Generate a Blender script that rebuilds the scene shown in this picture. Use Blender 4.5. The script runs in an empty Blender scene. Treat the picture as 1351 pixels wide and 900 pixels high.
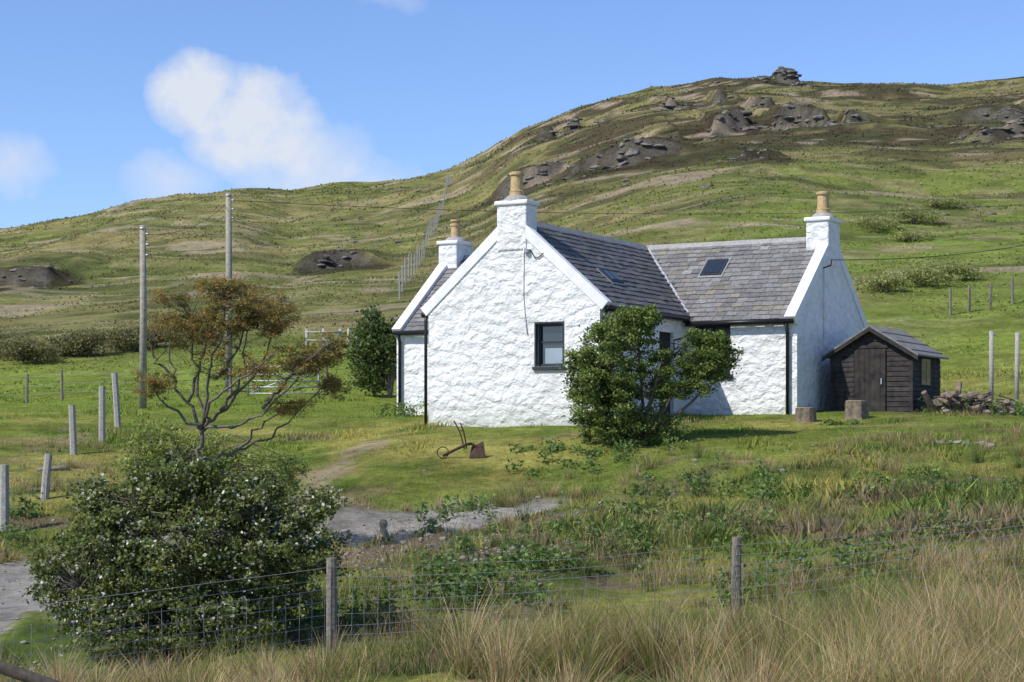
import bpy, bmesh, math, numpy as np
from mathutils import Vector
rng=np.random.default_rng(7)
R=math.radians
scene=bpy.context.scene
# ------------------------------------------------------------------ helpers
def sstep(a,b,x):
    t=np.clip((np.asarray(x,float)-a)/(b-a),0,1); return t*t*(3-2*t)
def _h(xi,yi,s):
    h=(xi*374761393+yi*668265263+s*974126177)&0xffffffff
    h=((h^(h>>13))*1274126177)&0xffffffff
    h=h^(h>>16)
    return (h&0xffff)/65535.0
def vn(x,y,s=0):
    x=np.asarray(x,float);y=np.asarray(y,float)
    xi=np.floor(x).astype(np.int64);yi=np.floor(y).astype(np.int64)
    fx=x-xi;fy=y-yi
    fx=fx*fx*(3-2*fx);fy=fy*fy*(3-2*fy)
    a=_h(xi,yi,s);b=_h(xi+1,yi,s);c=_h(xi,yi+1,s);d=_h(xi+1,yi+1,s)
    return (a*(1-fx)+b*fx)*(1-fy)+(c*(1-fx)+d*fx)*fy
def fbm(x,y,s=0,o=4):
    r=0;a=.5;t=0
    for i in range(o):
        r=r+a*vn(x*2**i+i*17.3,y*2**i-i*9.1,s+i);t+=a;a*=.5
    return r/t
def mk(name,verts,faces,mat=None,cols=None,smooth=False,parent=None):
    me=bpy.data.meshes.new(name)
    verts=np.asarray(verts,dtype=np.float32);
    if isinstance(faces,np.ndarray):
        n,k=faces.shape
        me.vertices.add(len(verts));me.vertices.foreach_set('co',verts.ravel())
        me.loops.add(n*k);me.loops.foreach_set('vertex_index',faces.astype(np.int32).ravel())
        me.polygons.add(n);me.polygons.foreach_set('loop_start',np.arange(0,n*k,k,dtype=np.int32))
        me.polygons.foreach_set('loop_total',np.full(n,k,dtype=np.int32))
        me.update(calc_edges=True)
    else:
        me.from_pydata([tuple(v) for v in verts.tolist()],[],faces);me.update()
    if smooth: me.polygons.foreach_set('use_smooth',np.ones(len(me.polygons),dtype=bool))
    if cols is not None:
        c=np.ones((len(verts),4),dtype=np.float32);c[:,:3]=cols
        at=me.color_attributes.new('Col','FLOAT_COLOR','POINT');at.data.foreach_set('color',c.ravel())
    ob=bpy.data.objects.new(name,me);scene.collection.objects.link(ob)
    if mat: me.materials.append(mat)
    if parent: ob.parent=parent
    return ob
def empty(name,loc=(0,0,0),rz=0):
    e=bpy.data.objects.new(name,None);scene.collection.objects.link(e)
    e.location=loc;e.rotation_euler=(0,0,rz);e.empty_display_size=.3;return e
# ------------------------------------------------------------------ materials
def newmat(name):
    m=bpy.data.materials.new(name);m.use_nodes=True
    nt=m.node_tree;return m,nt,nt.nodes['Principled BSDF']
def noise(nt,scale,detail=5,rough=.6,vec=None):
    n=nt.nodes.new('ShaderNodeTexNoise');n.inputs['Scale'].default_value=scale
    n.inputs['Detail'].default_value=detail;n.inputs['Roughness'].default_value=rough
    if vec is not None: nt.links.new(vec,n.inputs['Vector'])
    return n
def rgbmix(nt,blend,fac,a,b):
    n=nt.nodes.new('ShaderNodeMix');n.data_type='RGBA';n.blend_type=blend
    for sock,v in ((n.inputs[0],fac),(n.inputs[6],a),(n.inputs[7],b)):
        if hasattr(v,'is_output'): nt.links.new(v,sock)
        elif isinstance(v,(int,float)): sock.default_value=v
        else: sock.default_value=(*v,1)
    return n.outputs[2]
def maprange(nt,v,a,b,c,d):
    n=nt.nodes.new('ShaderNodeMapRange');nt.links.new(v,n.inputs[0])
    for i,k in enumerate((a,b,c,d)): n.inputs[i+1].default_value=k
    return n.outputs[0]
def bump(nt,bs,h,strength,dist):
    b=nt.nodes.new('ShaderNodeBump');b.inputs['Strength'].default_value=strength;b.inputs['Distance'].default_value=dist
    nt.links.new(h,b.inputs['Height']);nt.links.new(b.outputs[0],bs.inputs['Normal']);return b
def simple(name,col,rough=.8,nscale=6,var=.3,bdist=.01,metal=0,spec=.3,col2=None):
    m,nt,bs=newmat(name)
    tc=nt.nodes.new('ShaderNodeTexCoord').outputs['Object']
    n=noise(nt,nscale,6,.65,tc)
    c2=col2 or tuple(c*(1-var) for c in col)
    f=maprange(nt,n.outputs[0],.35,.65,0,1)
    nt.links.new(rgbmix(nt,'MIX',f,col,c2),bs.inputs['Base Color'])
    bs.inputs['Roughness'].default_value=rough;bs.inputs['Metallic'].default_value=metal
    bs.inputs['Specular IOR Level'].default_value=spec
    if bdist: bump(nt,bs,n.outputs[0],.6,bdist)
    return m
def attrmat(name,transl=.35,rough=.7,spec=.2,nscale=None):
    m=bpy.data.materials.new(name);m.use_nodes=True;nt=m.node_tree
    bs=nt.nodes['Principled BSDF'];out=nt.nodes['Material Output']
    a=nt.nodes.new('ShaderNodeAttribute');a.attribute_name='Col';c=a.outputs['Color']
    if nscale:
        tc=nt.nodes.new('ShaderNodeTexCoord').outputs['Object']
        n=noise(nt,nscale,5,.65,tc);f=maprange(nt,n.outputs[0],.3,.7,.65,1.35)
        c=rgbmix(nt,'MULTIPLY',1.0,c,f)
        bump(nt,bs,n.outputs[0],.6,.02)
    nt.links.new(c,bs.inputs['Base Color']);bs.inputs['Roughness'].default_value=rough
    bs.inputs['Specular IOR Level'].default_value=spec
    if transl>0:
        t=nt.nodes.new('ShaderNodeBsdfTranslucent');nt.links.new(c,t.inputs['Color'])
        mx=nt.nodes.new('ShaderNodeMixShader');mx.inputs[0].default_value=transl
        nt.links.new(bs.outputs[0],mx.inputs[1]);nt.links.new(t.outputs[0],mx.inputs[2])
        nt.links.new(mx.outputs[0],out.inputs['Surface'])
    return m
M_blade=attrmat('grass_blades',.4,.65,.12)
M_leaf=attrmat('leaves',.35,.5,.28)
M_slate=attrmat('slate',0,.6,.3,14)
M_bark=simple('bark',(.17,.145,.115),.9,20,.45,.01)
M_post=simple('weathered_post',(.42,.40,.36),.9,25,.45,.01)
M_postd=simple('fence_post_wood',(.26,.225,.18),.9,25,.5,.01)
M_wire=simple('fence_wire',(.38,.38,.38),.5,10,.2,0,.5)
M_black=simple('black_plastic',(.015,.015,.017),.4,5,.2,0)
M_frame=simple('window_frame',(.035,.04,.045),.5,5,.2,0)
M_lead=simple('lead_flashing',(.5,.52,.54),.6,8,.25,.003)
M_pot=simple('clay_pot',(.56,.40,.20),.8,12,.35,.004)
M_cement=simple('cement',(.38,.37,.35),.9,10,.35,.01)
M_rock=simple('rock',(.23,.21,.185),.95,1.5,.6,.2,col2=(.05,.045,.038))
M_stone=simple('field_stone',(.33,.30,.26),.95,6,.5,.03)
M_logs=simple('firewood',(.26,.2,.14),.95,9,.6,.02,col2=(.09,.075,.06))
M_rust=simple('rusty_iron',(.085,.05,.035),.9,15,.5,.004)
M_metal=simple('galvanised',(.45,.46,.47),.5,8,.25,0,.6)
M_wood=simple('cut_wood',(.46,.36,.24),.9,14,.4,.01)
M_pole=simple('pole_wood',(.36,.33,.27),.9,10,.4,.01)
def glassmat():
    m,nt,bs=newmat('window_glass');bs.inputs['Base Color'].default_value=(.02,.027,.035,1)
    bs.inputs['Roughness'].default_value=.04;bs.inputs['Specular IOR Level'].default_value=1.;return m
M_glass=glassmat()
def wallmat():
    m,nt,bs=newmat('whitewashed_rubble')
    tc=nt.nodes.new('ShaderNodeTexCoord').outputs['Object']
    dn=noise(nt,2.6,4,.6,tc)
    mix=nt.nodes.new('ShaderNodeMix');mix.data_type='RGBA';mix.blend_type='LINEAR_LIGHT'
    mix.inputs[0].default_value=.14;nt.links.new(tc,mix.inputs[6]);nt.links.new(dn.outputs['Color'],mix.inputs[7])
    mp=nt.nodes.new('ShaderNodeMapping');mp.inputs['Scale'].default_value=(1,1,1.5)
    nt.links.new(mix.outputs[2],mp.inputs[0])
    v=nt.nodes.new('ShaderNodeTexVoronoi');v.feature='SMOOTH_F1';v.inputs['Scale'].default_value=3.7
    v.inputs['Smoothness'].default_value=.25;nt.links.new(mp.outputs[0],v.inputs['Vector'])
    v2=nt.nodes.new('ShaderNodeTexVoronoi');v2.feature='F1';v2.inputs['Scale'].default_value=9.5
    nt.links.new(mp.outputs[0],v2.inputs['Vector'])
    n=noise(nt,6,8,.7,tc)
    h=nt.nodes.new('ShaderNodeMath');h.operation='MULTIPLY_ADD';nt.links.new(v.outputs['Distance'],h.inputs[0]);h.inputs[1].default_value=-.85
    nt.links.new(n.outputs[0],h.inputs[2])
    h2=nt.nodes.new('ShaderNodeMath');h2.operation='MULTIPLY_ADD';nt.links.new(v2.outputs['Distance'],h2.inputs[0]);h2.inputs[1].default_value=-.25
    nt.links.new(h.outputs[0],h2.inputs[2])
    bump(nt,bs,h2.outputs[0],1.0,.06)
    n2=noise(nt,.9,6,.7,tc)
    c=rgbmix(nt,'MIX',maprange(nt,n2.outputs[0],.5,.72,0,.6),(.82,.82,.81),(.66,.665,.63))
    c=rgbmix(nt,'MULTIPLY',maprange(nt,v.outputs['Distance'],.45,.75,0,.4),c,(.70,.70,.68))
    sp=nt.nodes.new('ShaderNodeSeparateXYZ');nt.links.new(tc,sp.inputs[0])
    n3=noise(nt,2.5,5,.7,tc)
    ad=nt.nodes.new('ShaderNodeMath');ad.operation='MULTIPLY_ADD';nt.links.new(n3.outputs[0],ad.inputs[0]);ad.inputs[1].default_value=-1.2;nt.links.new(sp.outputs[2],ad.inputs[2])
    c=rgbmix(nt,'MIX',maprange(nt,ad.outputs[0],-.5,.25,.7,0),c,(.42,.43,.33))
    nt.links.new(c,bs.inputs['Base Color']);bs.inputs['Roughness'].default_value=.85;bs.inputs['Specular IOR Level'].default_value=.2
    return m
M_wall=wallmat()
M_white=simple('white_paint',(.80,.80,.795),.8,4,.14,.02)
def timber():
    m,nt,bs=newmat('black_timber')
    tc=nt.nodes.new('ShaderNodeTexCoord').outputs['Object']
    n=noise(nt,5,6,.7,tc)
    nt.links.new(rgbmix(nt,'MIX',maprange(nt,n.outputs[0],.35,.7,0,1),(.018,.016,.015),(.065,.058,.052)),bs.inputs['Base Color'])
    bs.inputs['Roughness'].default_value=.8;bs.inputs['Specular IOR Level'].default_value=.2;return m
M_timber=timber()
M_felt=simple('roof_felt',(.24,.23,.215),.9,5,.4,.01)
def groundmat():
    m,nt,bs=newmat('ground_surface')
    a=nt.nodes.new('ShaderNodeAttribute');a.attribute_name='Col'
    tc=nt.nodes.new('ShaderNodeTexCoord').outputs['Object']
    mp=nt.nodes.new('ShaderNodeMapping');mp.inputs['Scale'].default_value=(1,1.6,1);nt.links.new(tc,mp.inputs[0]);tc2=mp.outputs[0]
    n1=noise(nt,.4,10,.8,tc2);n2=noise(nt,4.5,7,.75,tc)
    c=rgbmix(nt,'MULTIPLY',1.0,a.outputs['Color'],maprange(nt,n1.outputs[0],.3,.7,.45,1.55))
    c=rgbmix(nt,'MULTIPLY',1.0,c,maprange(nt,n2.outputs[0],.3,.7,.6,1.4))
    nt.links.new(c,bs.inputs['Base Color']);bs.inputs['Roughness'].default_value=.95;bs.inputs['Specular IOR Level'].default_value=.05
    b=bump(nt,bs,n1.outputs[0],.7,.9)
    b2=nt.nodes.new('ShaderNodeBump');b2.inputs['Strength'].default_value=.7;b2.inputs['Distance'].default_value=.08
    nt.links.new(n2.outputs[0],b2.inputs['Height']);nt.links.new(b.outputs[0],b2.inputs['Normal']);nt.links.new(b2.outputs[0],bs.inputs['Normal'])
    return m
M_ground=groundmat()
# ------------------------------------------------------------------ terrain
CP=np.array([(-8,14,-3.0),(0,14,-2.75),(8,14,-2.6),(-20,14,-3.2),(20,14,-2.4),
(-6,20,-2.95),(-2,20,-2.62),(2,20,-2.52),(6,20,-2.35),(-5,23,-2.8),(0,23,-2.45),(2.9,23.3,-2.38),(7,23,-2.2),
(-12,26,-2.4),(-8.5,28,-2.2),(-6,28,-2.25),(-3,28,-2.05),(0,28,-1.9),(4,28,-1.75),(8,28,-1.5),(14,28,-1.3),
(-9,32,-1.85),(-5,32,-1.78),(-2,32,-1.72),(1,32,-1.52),(5,32,-1.2),(9,32,-1.0),
(-9,35.5,-1.35),(-2.5,34.5,-1.55),(.5,35,-1.3),(4,35,-.85),(9,35,-.6),
(-9.5,38,-1.0),(-4,38,-.85),(-1,38,-.5),(2.5,38,-.38),(8,38,-.2),
(-10,41,-.7),(-5.5,41,-.45),(-2.5,41,-.1),(2,41,.02),(8,41,.2),
(-2,43.8,.1),(2,41.6,.08),(-11.5,45,.0),(-6,45,.08),(7,44.5,.44),(12,45,.5),(9,45.5,.55),
(-12,50,.5),(-3.2,50,.5),(9,50,.7),(14,50,.9),(-15,58,1.05),(-6,58,1.1),(6,58,1.3),(15,58,1.6),
(-18,70,2.0),(-7,70,2.2),(6,70,2.6),(18,70,3.3),(-20,40,-.6),(20,40,.3)],float)
def U(r2): return np.where(r2>1e-9,r2*np.log(np.maximum(r2,1e-9)),0)
N=len(CP);K=U(((CP[:,None,:2]-CP[None,:,:2])**2).sum(-1))+np.eye(N)*1.5
Pm=np.c_[np.ones(N),CP[:,:2]]
A=np.block([[K,Pm],[Pm.T,np.zeros((3,3))]])
W=np.linalg.solve(A,np.r_[CP[:,2],0,0,0])
def tps(x,y):
    x=np.clip(x,-20,20);y=np.clip(y,13,75)
    r=W[N]+W[N+1]*x+W[N+2]*y
    for i in range(N): r=r+W[i]*U((x-CP[i,0])**2+(y-CP[i,1])**2)
    return r
SB=np.array([-.50,-.282,-.207,-.153,-.123,-.073,-.031,-.0146,.0063,.0356,.077,.115,.140,.178,.24,.283,.5])
SE=np.array([.103,.1115,.123,.128,.1247,.1322,.1418,.149,.1636,.176,.190,.1954,.1966,.1937,.1908,.195,.19])
DR=330.
crags=[(10.5,172,6,2.4),(2,195,4,2.6),(29,200,12,2.8),(47,200,4,1.6),(51,184,5,2.4),(36,235,7,2.2),(-13.5,138,3.5,1.8),(-35,130,4,1.6),(22,255,11,3.0),(63,225,8,2.0),(44,292,9,3.0),(8,235,6,2.6),(20,150,3,1.3)]
SOIL=((-1.3,29.4,2.4,1.4),(.1,27.7,1.6,.9),(7.6,33.2,1.6,.35),(4.6,29.8,1.4,.3),(-6.8,34.6,1.2,.4))
def soilmask(x,y):
    n2=fbm(x/.7,y/.7,43,3);m=np.zeros(np.shape(x))
    for bx,by,rx,ry in SOIL: m=np.maximum(m,1-sstep(.7,.95,np.hypot((x-bx)/rx,(y-by)/ry)+(n2-.5)*1.5))
    return m
def height(x,y):
    near=tps(x,y)
    rough=1-sstep(33,37,y)*(1-sstep(52,60,y))*.7
    near=near+rough*((fbm(x/2.6,y/2.6,3,3)-.5)*.5+(fbm(x/.8,y/.8,5,2)-.5)*.18)+(fbm(x/6,y/6,8,2)-.5)*.16
    yb=34.9+(fbm(x/2.2,x*0+3,19,3)-.5)*1.6
    near=near+(sstep(-.12,.18,y-yb)-sstep(-2.,2.5,y-yb))*.30*sstep(-1.8,-.6,x)*(1-sstep(9,11,x))*sstep(.35,.6,fbm(x/1.3,x*0+7,20,2))
    near=near+soilmask(x,y)*(fbm(x/.5,y/.5,23,2)-.35)*.3
    yy=np.maximum(y,30);a=x/yy
    er=np.interp(a,SB,SE);e60=np.interp(a,[-.28,0,.28],[.018,.022,.028])
    D=np.minimum(yy,DR)
    q=(1-60/D)/(1-60/DR)
    z=(e60+(er-e60)*q)*D-np.maximum(yy-DR,0)*.08
    am=sstep(62,130,yy)
    z=z+am*((fbm(x/48,y/48,11,3)-.5)*6*sstep(90,160,yy)+(fbm(x/19,y/11,13,3)-.5)*2.8+(fbm(x/5.5,y/3.2,15,3)-.5)*.6)
    for cx,cy,L,H in crags:
        yc=cy+(fbm(x/6,0*x+cy,21,2)-.5)*7
        w=np.exp(-((x-cx)/L)**4)*sstep(.34,.5,fbm(x/3.5,0*x+cy,27,2))
        st=sstep(-.6,.8,yy-yc)*np.exp(-np.maximum(yy-yc,0)/12)
        z=z+H*w*st*.8
    w=sstep(57,76,y)
    return near*(1-w)+np.maximum(z,-50)*w
TR=np.array([(-9.4,18),(-8.2,24),(-7.2,28.5),(-5.4,31.6),(-2.6,32.7),(-.2,33.5)],float)
def segd(x,y,P):
    d=np.full(np.shape(x),1e9)
    for (x0,y0),(x1,y1) in zip(P[:-1],P[1:]):
        t=np.clip(((x-x0)*(x1-x0)+(y-y0)*(y1-y0))/((x1-x0)**2+(y1-y0)**2),0,1)
        d=np.minimum(d,np.hypot(x-x0-t*(x1-x0),y-y0-t*(y1-y0)))
    return d
PT=np.array([(-3.0,34.6),(-4.0,36.8),(-3.6,39.0),(-3.0,40.6)],float)
def mixc(a,b,t): return a*(1-t[...,None])+np.asarray(b)*t[...,None]
def trackmask(x,y):
    wd=1.3+(fbm(x/1.2,y/1.2,31,4)-.5)*2.2
    return 1-sstep(wd-.2,wd+.12,segd(x,y,TR))
def pathmask(x,y):
    return (1-sstep(.05,.6,segd(x,y,PT)+(fbm(x/.7,y/.7,33,3)-.5)*1.1))*.75
def gcol(x,y):
    n1=fbm(x/3.2,y/3.2,41,4);n2=fbm(x/.9,y/.9,43,3);n3=fbm(x/9,y/9,45,3)
    lawn=np.zeros(x.shape+(3,))+np.array((.215,.255,.05))
    lawn=mixc(lawn,(.40,.35,.10),sstep(.48,.66,n1)*.75)
    lawn=mixc(lawn,(.105,.175,.03),sstep(.5,.70,n2)*.65)
    lawn=mixc(lawn,(.32,.23,.125),sstep(.57,.70,fbm(x/1.6,y/1.,47,3))*.6)
    ro=np.zeros(x.shape+(3,))+np.array((.175,.215,.05))
    ro=mixc(ro,(.37,.335,.085),sstep(.44,.60,n1)*.85)
    ro=mixc(ro,(.07,.115,.026),sstep(.5,.66,n2)*.75)
    ro=mixc(ro,(.25,.185,.115),sstep(.54,.68,fbm(x/1.5,y/1.,49,3))*.8)
    lw=sstep(32,36,y+ (n3-.5)*6 - sstep(0,6,x)*1.)
    c=mixc(ro,lawn,lw)
    c=mixc(c,(.20,.15,.105),soilmask(x,y)*.9)
    c=mixc(c,(.37,.345,.305),trackmask(x,y)*.95)
    c=mixc(c,(.36,.28,.19),pathmask(x,y))
    a=x/np.maximum(y,1)
    f=np.zeros(x.shape+(3,))+np.array((.22,.28,.05))
    f=mixc(f,(.38,.35,.10),sstep(.46,.62,n3)*.75)
    c=mixc(c,f,sstep(46,52,y)*(1-sstep(3,9,x)*.3))
    h1=fbm(x/26,y/20,51,5);h2=fbm(x/9,y/4.5,53,4);h3=fbm(x/3,y/1.5,55,4)
    hill=np.zeros(x.shape+(3,))+np.array((.18,.195,.055))
    hill=mixc(hill,(.20,.26,.052),sstep(.08,.18,a)*(1-sstep(115,165,y)))
    hill=mixc(hill,(.28,.24,.10),sstep(.42,.60,h1)*.8)
    hill=mixc(hill,(.11,.13,.042),sstep(.5,.60,h2)*.75)
    hill=mixc(hill,(.31,.265,.125),sstep(.53,.66,h3)*.6)
    up=sstep(115,185,y+(h2-.5)*60)*sstep(-.06,.02,a)
    hill=mixc(hill,(.20,.165,.08),up*.45)
    hill=mixc(hill,(.06,.048,.03),np.clip(sstep(.465,.53,fbm(x/13,y/7,57,6))*(.10+.85*up),0,1)*.85)
    cm=np.zeros(x.shape);wn=fbm(x/3.5,y/3,61,4)
    for cx,cy,L,H in crags: cm=np.maximum(cm,np.exp(-((x-cx)/(L*1.25))**2-((y-cy)/7)**2))
    hill=mixc(hill,(.055,.045,.028),sstep(.42,.62,cm*.45+wn*.6)*sstep(.05,.3,cm)*.9)
    hill=mixc(hill,(.06,.068,.03),sstep(.58,.64,fbm(x/6,y/2.6,58,4))*(.35+.4*up))
    hill=mixc(hill,(.40,.32,.22),sstep(.64,.72,fbm(x/7,y/2.6,59,4))*.65)
    return mixc(c,hill,sstep(62,84,y+(n3-.5)*22))
nc,nr=760,980
LG=math.log(1+1400/52.)
rr=-12+52*(np.exp(np.linspace(0,1,nr)*LG)-1)
cc=np.linspace(-.55,.55,nc)
Y,Cx=np.meshgrid(rr,cc,indexing='ij');X=Cx*(Y+40)
Z=height(X,Y)
tm=trackmask(X,Y);Z=Z-tm*.06
def gz(x,y):
    """height of the built terrain mesh"""
    x=np.asarray(x,float);y=np.asarray(y,float)
    r=np.clip(np.log((y+12)/52+1)/LG*(nr-1),0,nr-1.001);c=np.clip((x/(y+40)+.55)/1.1*(nc-1),0,nc-1.001)
    i=r.astype(int);j=c.astype(int);u=r-i;v=c-j
    return Z[i,j]*(1-u)*(1-v)+Z[i+1,j]*u*(1-v)+Z[i,j+1]*(1-u)*v+Z[i+1,j+1]*u*v
col=gcol(X,Y)
gy=np.gradient(Z,axis=0)/np.gradient(Y,axis=0)
rk=sstep(.6,1.0,gy)*sstep(70,100,Y)
col=mixc(col,(.13,.118,.098),rk*(.4+.6*vn(X*1.3,Y*1.3,66)))
rk2=sstep(.3,.6,gy)*(1-sstep(37,40,Y))*sstep(24,27,Y)*sstep(.3,.6,vn(X*2.5,Y*2.5,67))
col=mixc(col,(.11,.08,.052),rk2*.75)
V=np.stack([X,Y,Z],-1)
def sheet(name,r0,r1):
    v=V[r0:r1];n0,n1=v.shape[:2];i=np.arange(n0*n1).reshape(n0,n1)
    f=np.stack([i[:-1,:-1],i[:-1,1:],i[1:,1:],i[1:,:-1]],-1).reshape(-1,4)
    return mk(name,v.reshape(-1,3),f,M_ground,col[r0:r1].reshape(-1,3),True)
rs=int(np.searchsorted(rr,78))
sheet('ground',0,rs+1);sheet('hill',rs,nr)
def g(x,y): return float(gz(np.array([x]),np.array([y]))[0])
# ------------------------------------------------------------------ vegetation generators
def blade_geo(base,h,w,lean,cols,segs=2,tipcol=None):
    n=len(base);ang=rng.uniform(0,2*np.pi,n)
    side=np.stack([np.cos(ang),np.sin(ang)*.6,np.zeros(n)],-1)
    vs=[];cs=[]
    tc=cols if tipcol is None else tipcol
    for s in range(segs):
        t=s/segs
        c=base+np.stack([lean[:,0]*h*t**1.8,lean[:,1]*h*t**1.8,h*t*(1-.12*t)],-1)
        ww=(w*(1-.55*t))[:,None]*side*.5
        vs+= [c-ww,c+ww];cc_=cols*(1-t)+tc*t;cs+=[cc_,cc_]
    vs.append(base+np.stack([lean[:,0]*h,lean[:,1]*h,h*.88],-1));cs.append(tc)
    k=len(vs);Vv=np.stack(vs,1).reshape(-1,3);C=np.stack(cs,1).reshape(-1,3)
    o=np.arange(n)*k;F=[]
    for s in range(segs-1):
        a=2*s;F.append(np.stack([o+a,o+a+1,o+a+3],-1));F.append(np.stack([o+a,o+a+3,o+a+2],-1))
    a=2*(segs-1);F.append(np.stack([o+a,o+a+1,o+a+2],-1))
    return Vv,np.concatenate(F),C
def merge(gs):
    vs=[];fs=[];cs=[];o=0
    for v,f,c in gs: vs.append(v);fs.append(f+o);cs.append(c);o+=len(v)
    return np.concatenate(vs),np.concatenate(fs),np.concatenate(cs)
def inhouse(x,y):
    dx=x-7.0;dy=y-44.5;u=dx*.878-dy*.479;v=dx*.479+dy*.878
    m=((u>-11.7)&(u<.1)&(v>-.05)&(v<5.6))|((u>-7.65)&(u<-2.95)&(v>-4.95)&(v<1))
    return m|((u>.4)&(u<2.6)&(v>.2)&(v<3.2))
def jit(c,s): return np.clip(c*(1+rng.normal(0,s,(len(c),1)))*(1+rng.normal(0,s*.35,(len(c),3))),.005,1)
n=300000
y=27+ (62-27)*rng.random(n)**.8;x=(rng.random(n)*2-1)*(.33*y+1)
k=(trackmask(x,y)<.25)&(~inhouse(x,y))&(rng.random(n)>pathmask(x,y)*1.3)&(rng.random(n)>soilmask(x,y)*1.1)&(fbm(x/.5,y/.5,71,2)>.38)
x=x[k];y=y[k];n=len(x);z=gz(x,y)-.01
h=(.02+.05*rng.random(n))*(1+2.2*sstep(.55,.75,fbm(x/1.8,y/1.8,73,3)))*(1+1.2*(1-sstep(31,36,y)))
c=jit(gcol(x,y)*1.12,.22)
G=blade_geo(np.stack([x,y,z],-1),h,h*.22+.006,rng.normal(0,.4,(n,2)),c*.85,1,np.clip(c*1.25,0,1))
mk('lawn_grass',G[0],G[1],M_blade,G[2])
n=170000
y=19+16*rng.random(n);x=(rng.random(n)*2-1)*(.34*y+1)
dn=fbm(x/1.1,y/1.1,75,3)
k=(trackmask(x,y)<.1)&(dn>.44+.1*sstep(-2,-5,x))&(rng.random(n)>soilmask(x,y)*.9);x=x[k];y=y[k];dn=dn[k];n=len(x)
h=(.06+.26*rng.random(n)**2)*(.45+1.7*sstep(.5,.7,dn))*(1-.5*sstep(27,33,y))
c=gcol(x,y)*1.05;straw=rng.random(n)<(.14+.4*sstep(.45,.65,fbm(x/3,y/3,77,2)))
c[straw]=(.48,.38,.18);c=jit(c,.22)
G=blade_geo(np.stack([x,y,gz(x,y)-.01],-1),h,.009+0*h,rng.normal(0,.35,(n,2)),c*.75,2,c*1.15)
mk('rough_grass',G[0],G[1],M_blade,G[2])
def rushes(name,centres,hs,nb,green,cg=(.12,.17,.04),tg=(.31,.29,.09)):
    gs=[]
    for (cx,cy),H in zip(centres,hs):
        m=int(nb*rng.uniform(.5,1.4));a=rng.uniform(0,2*np.pi,m);r=np.abs(rng.normal(0,.12,m))
        bx=cx+r*np.cos(a);by=cy+r*np.sin(a)
        out=np.stack([np.cos(a),np.sin(a)],-1)*(r/.16*.5)[:,None]+rng.normal(0,.17,(m,2))+rng.normal(.07,.1,2)
        h=H*rng.uniform(.35,1.1,m)
        gr=green*rng.uniform(0,2.0)
        gf=rng.random(m)<gr
        pale=rng.uniform(.7,1.25)
        c=np.where(gf[:,None],np.array(cg),np.array((.35,.25,.11)))
        c=jit(c,.22);tip=np.where(gf[:,None],np.array(tg),np.array((.70,.51,.29))*pale);tip=jit(tip,.2)
        gg=blade_geo(np.stack([bx,by,np.zeros(m)],-1),h,rng.uniform(.005,.010,m),out,c*.8,3,tip)
        gg[0][:,2]+=g(cx,cy);gs.append(gg)
    v,f,c=merge(gs);mk(name,v,f,M_blade,c)
cs=[];hs=[]
for i in range(860):
    cy=rng.uniform(14.3,19.6);cx=rng.uniform(-.2,.33)*cy if rng.random()<.8 else rng.uniform(-.33,-.1)*cy
    if fbm(np.array([cx/1.1]),np.array([cy/1.1]),81,2)[0]<.43: continue
    H=.56+.44*sstep(-1,4,cx)+rng.normal(0,.17)
    if cx<-2: H*=.85
    cs.append((cx,cy));hs.append(float(max(H,.3)))
rushes('rush_clumps',cs,hs,120,.55)
cs=[];hs=[]
for i in range(430):
    cy=rng.uniform(20.5,26);cx=rng.uniform(-.02,.33)*cy
    if rng.random()>.12+.88*float(sstep(2,5.5,cx)) : continue
    cs.append((cx,cy));hs.append(rng.uniform(.25,.6)*(1-.3*(cy-20)/7))
for (ax,ay,nn) in ((-9.2,37,14),(-6.6,36,6),(.1,34.6,5),(-1.2,34.3,5),(.9,34.9,7),(3.9,36.4,8),(7,36.7,14),(8.2,37.3,10),(2,36,4),(10,38,12),(-10.5,43,10),(-9.6,40,8),(12.5,46.5,8),(10.2,35.8,12)):
    for i in range(nn): cs.append((ax+rng.normal(0,.7),ay+rng.normal(0,.3)));hs.append(rng.uniform(.2,.45))
rushes('meadow_tufts',cs,hs,60,.6)
cs=[];hs=[]
for i in range(75):
    cy=rng.uniform(24.5,35);cx=rng.uniform(-.08,.31)*cy
    if trackmask(np.array([cx]),np.array([cy]))[0]>.1: continue
    cs.append((cx,cy));hs.append(rng.uniform(.2,.5))
for (ax,ay) in ((-.55,34.4),(-.75,34.6),(.2,34.9),(6.2,33.8),(9,35)): cs.append((ax,ay));hs.append(.5)
rushes('soft_rush',cs,hs,80,1.2,(.06,.10,.025),(.16,.21,.06))
n=170000
y=60+ 270*rng.random(n)**1.35;x=(rng.random(n)*2-1)*(.31*y+2)
dn=fbm(x/5,y/3.4,85,3);k=dn>.43;x=x[k];y=y[k];n=len(x)
c=jit(gcol(x,y)*1.05,.32)
h=(.06+.0010*y*rng.random(n))
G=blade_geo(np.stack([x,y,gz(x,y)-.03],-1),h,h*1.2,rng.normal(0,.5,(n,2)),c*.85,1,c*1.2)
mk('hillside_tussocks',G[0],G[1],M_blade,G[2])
def leaf_geo(c,size,cols,asp=.55):
    n=len(c);a=rng.normal(0,1,(n,3));a[:,2]*=.8;a/=np.linalg.norm(a,axis=1)[:,None]
    b=np.cross(a,rng.normal(0,1,(n,3)));b/=np.linalg.norm(b,axis=1)[:,None]
    s=size[:,None]
    v=np.stack([c-a*s*.5,c+b*s*asp*.5,c+a*s*.5,c-b*s*asp*.5],1).reshape(-1,3)
    o=np.arange(n)*4
    return v,np.stack([o,o+1,o+2,o+3],-1),np.repeat(cols,4,0)
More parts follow.
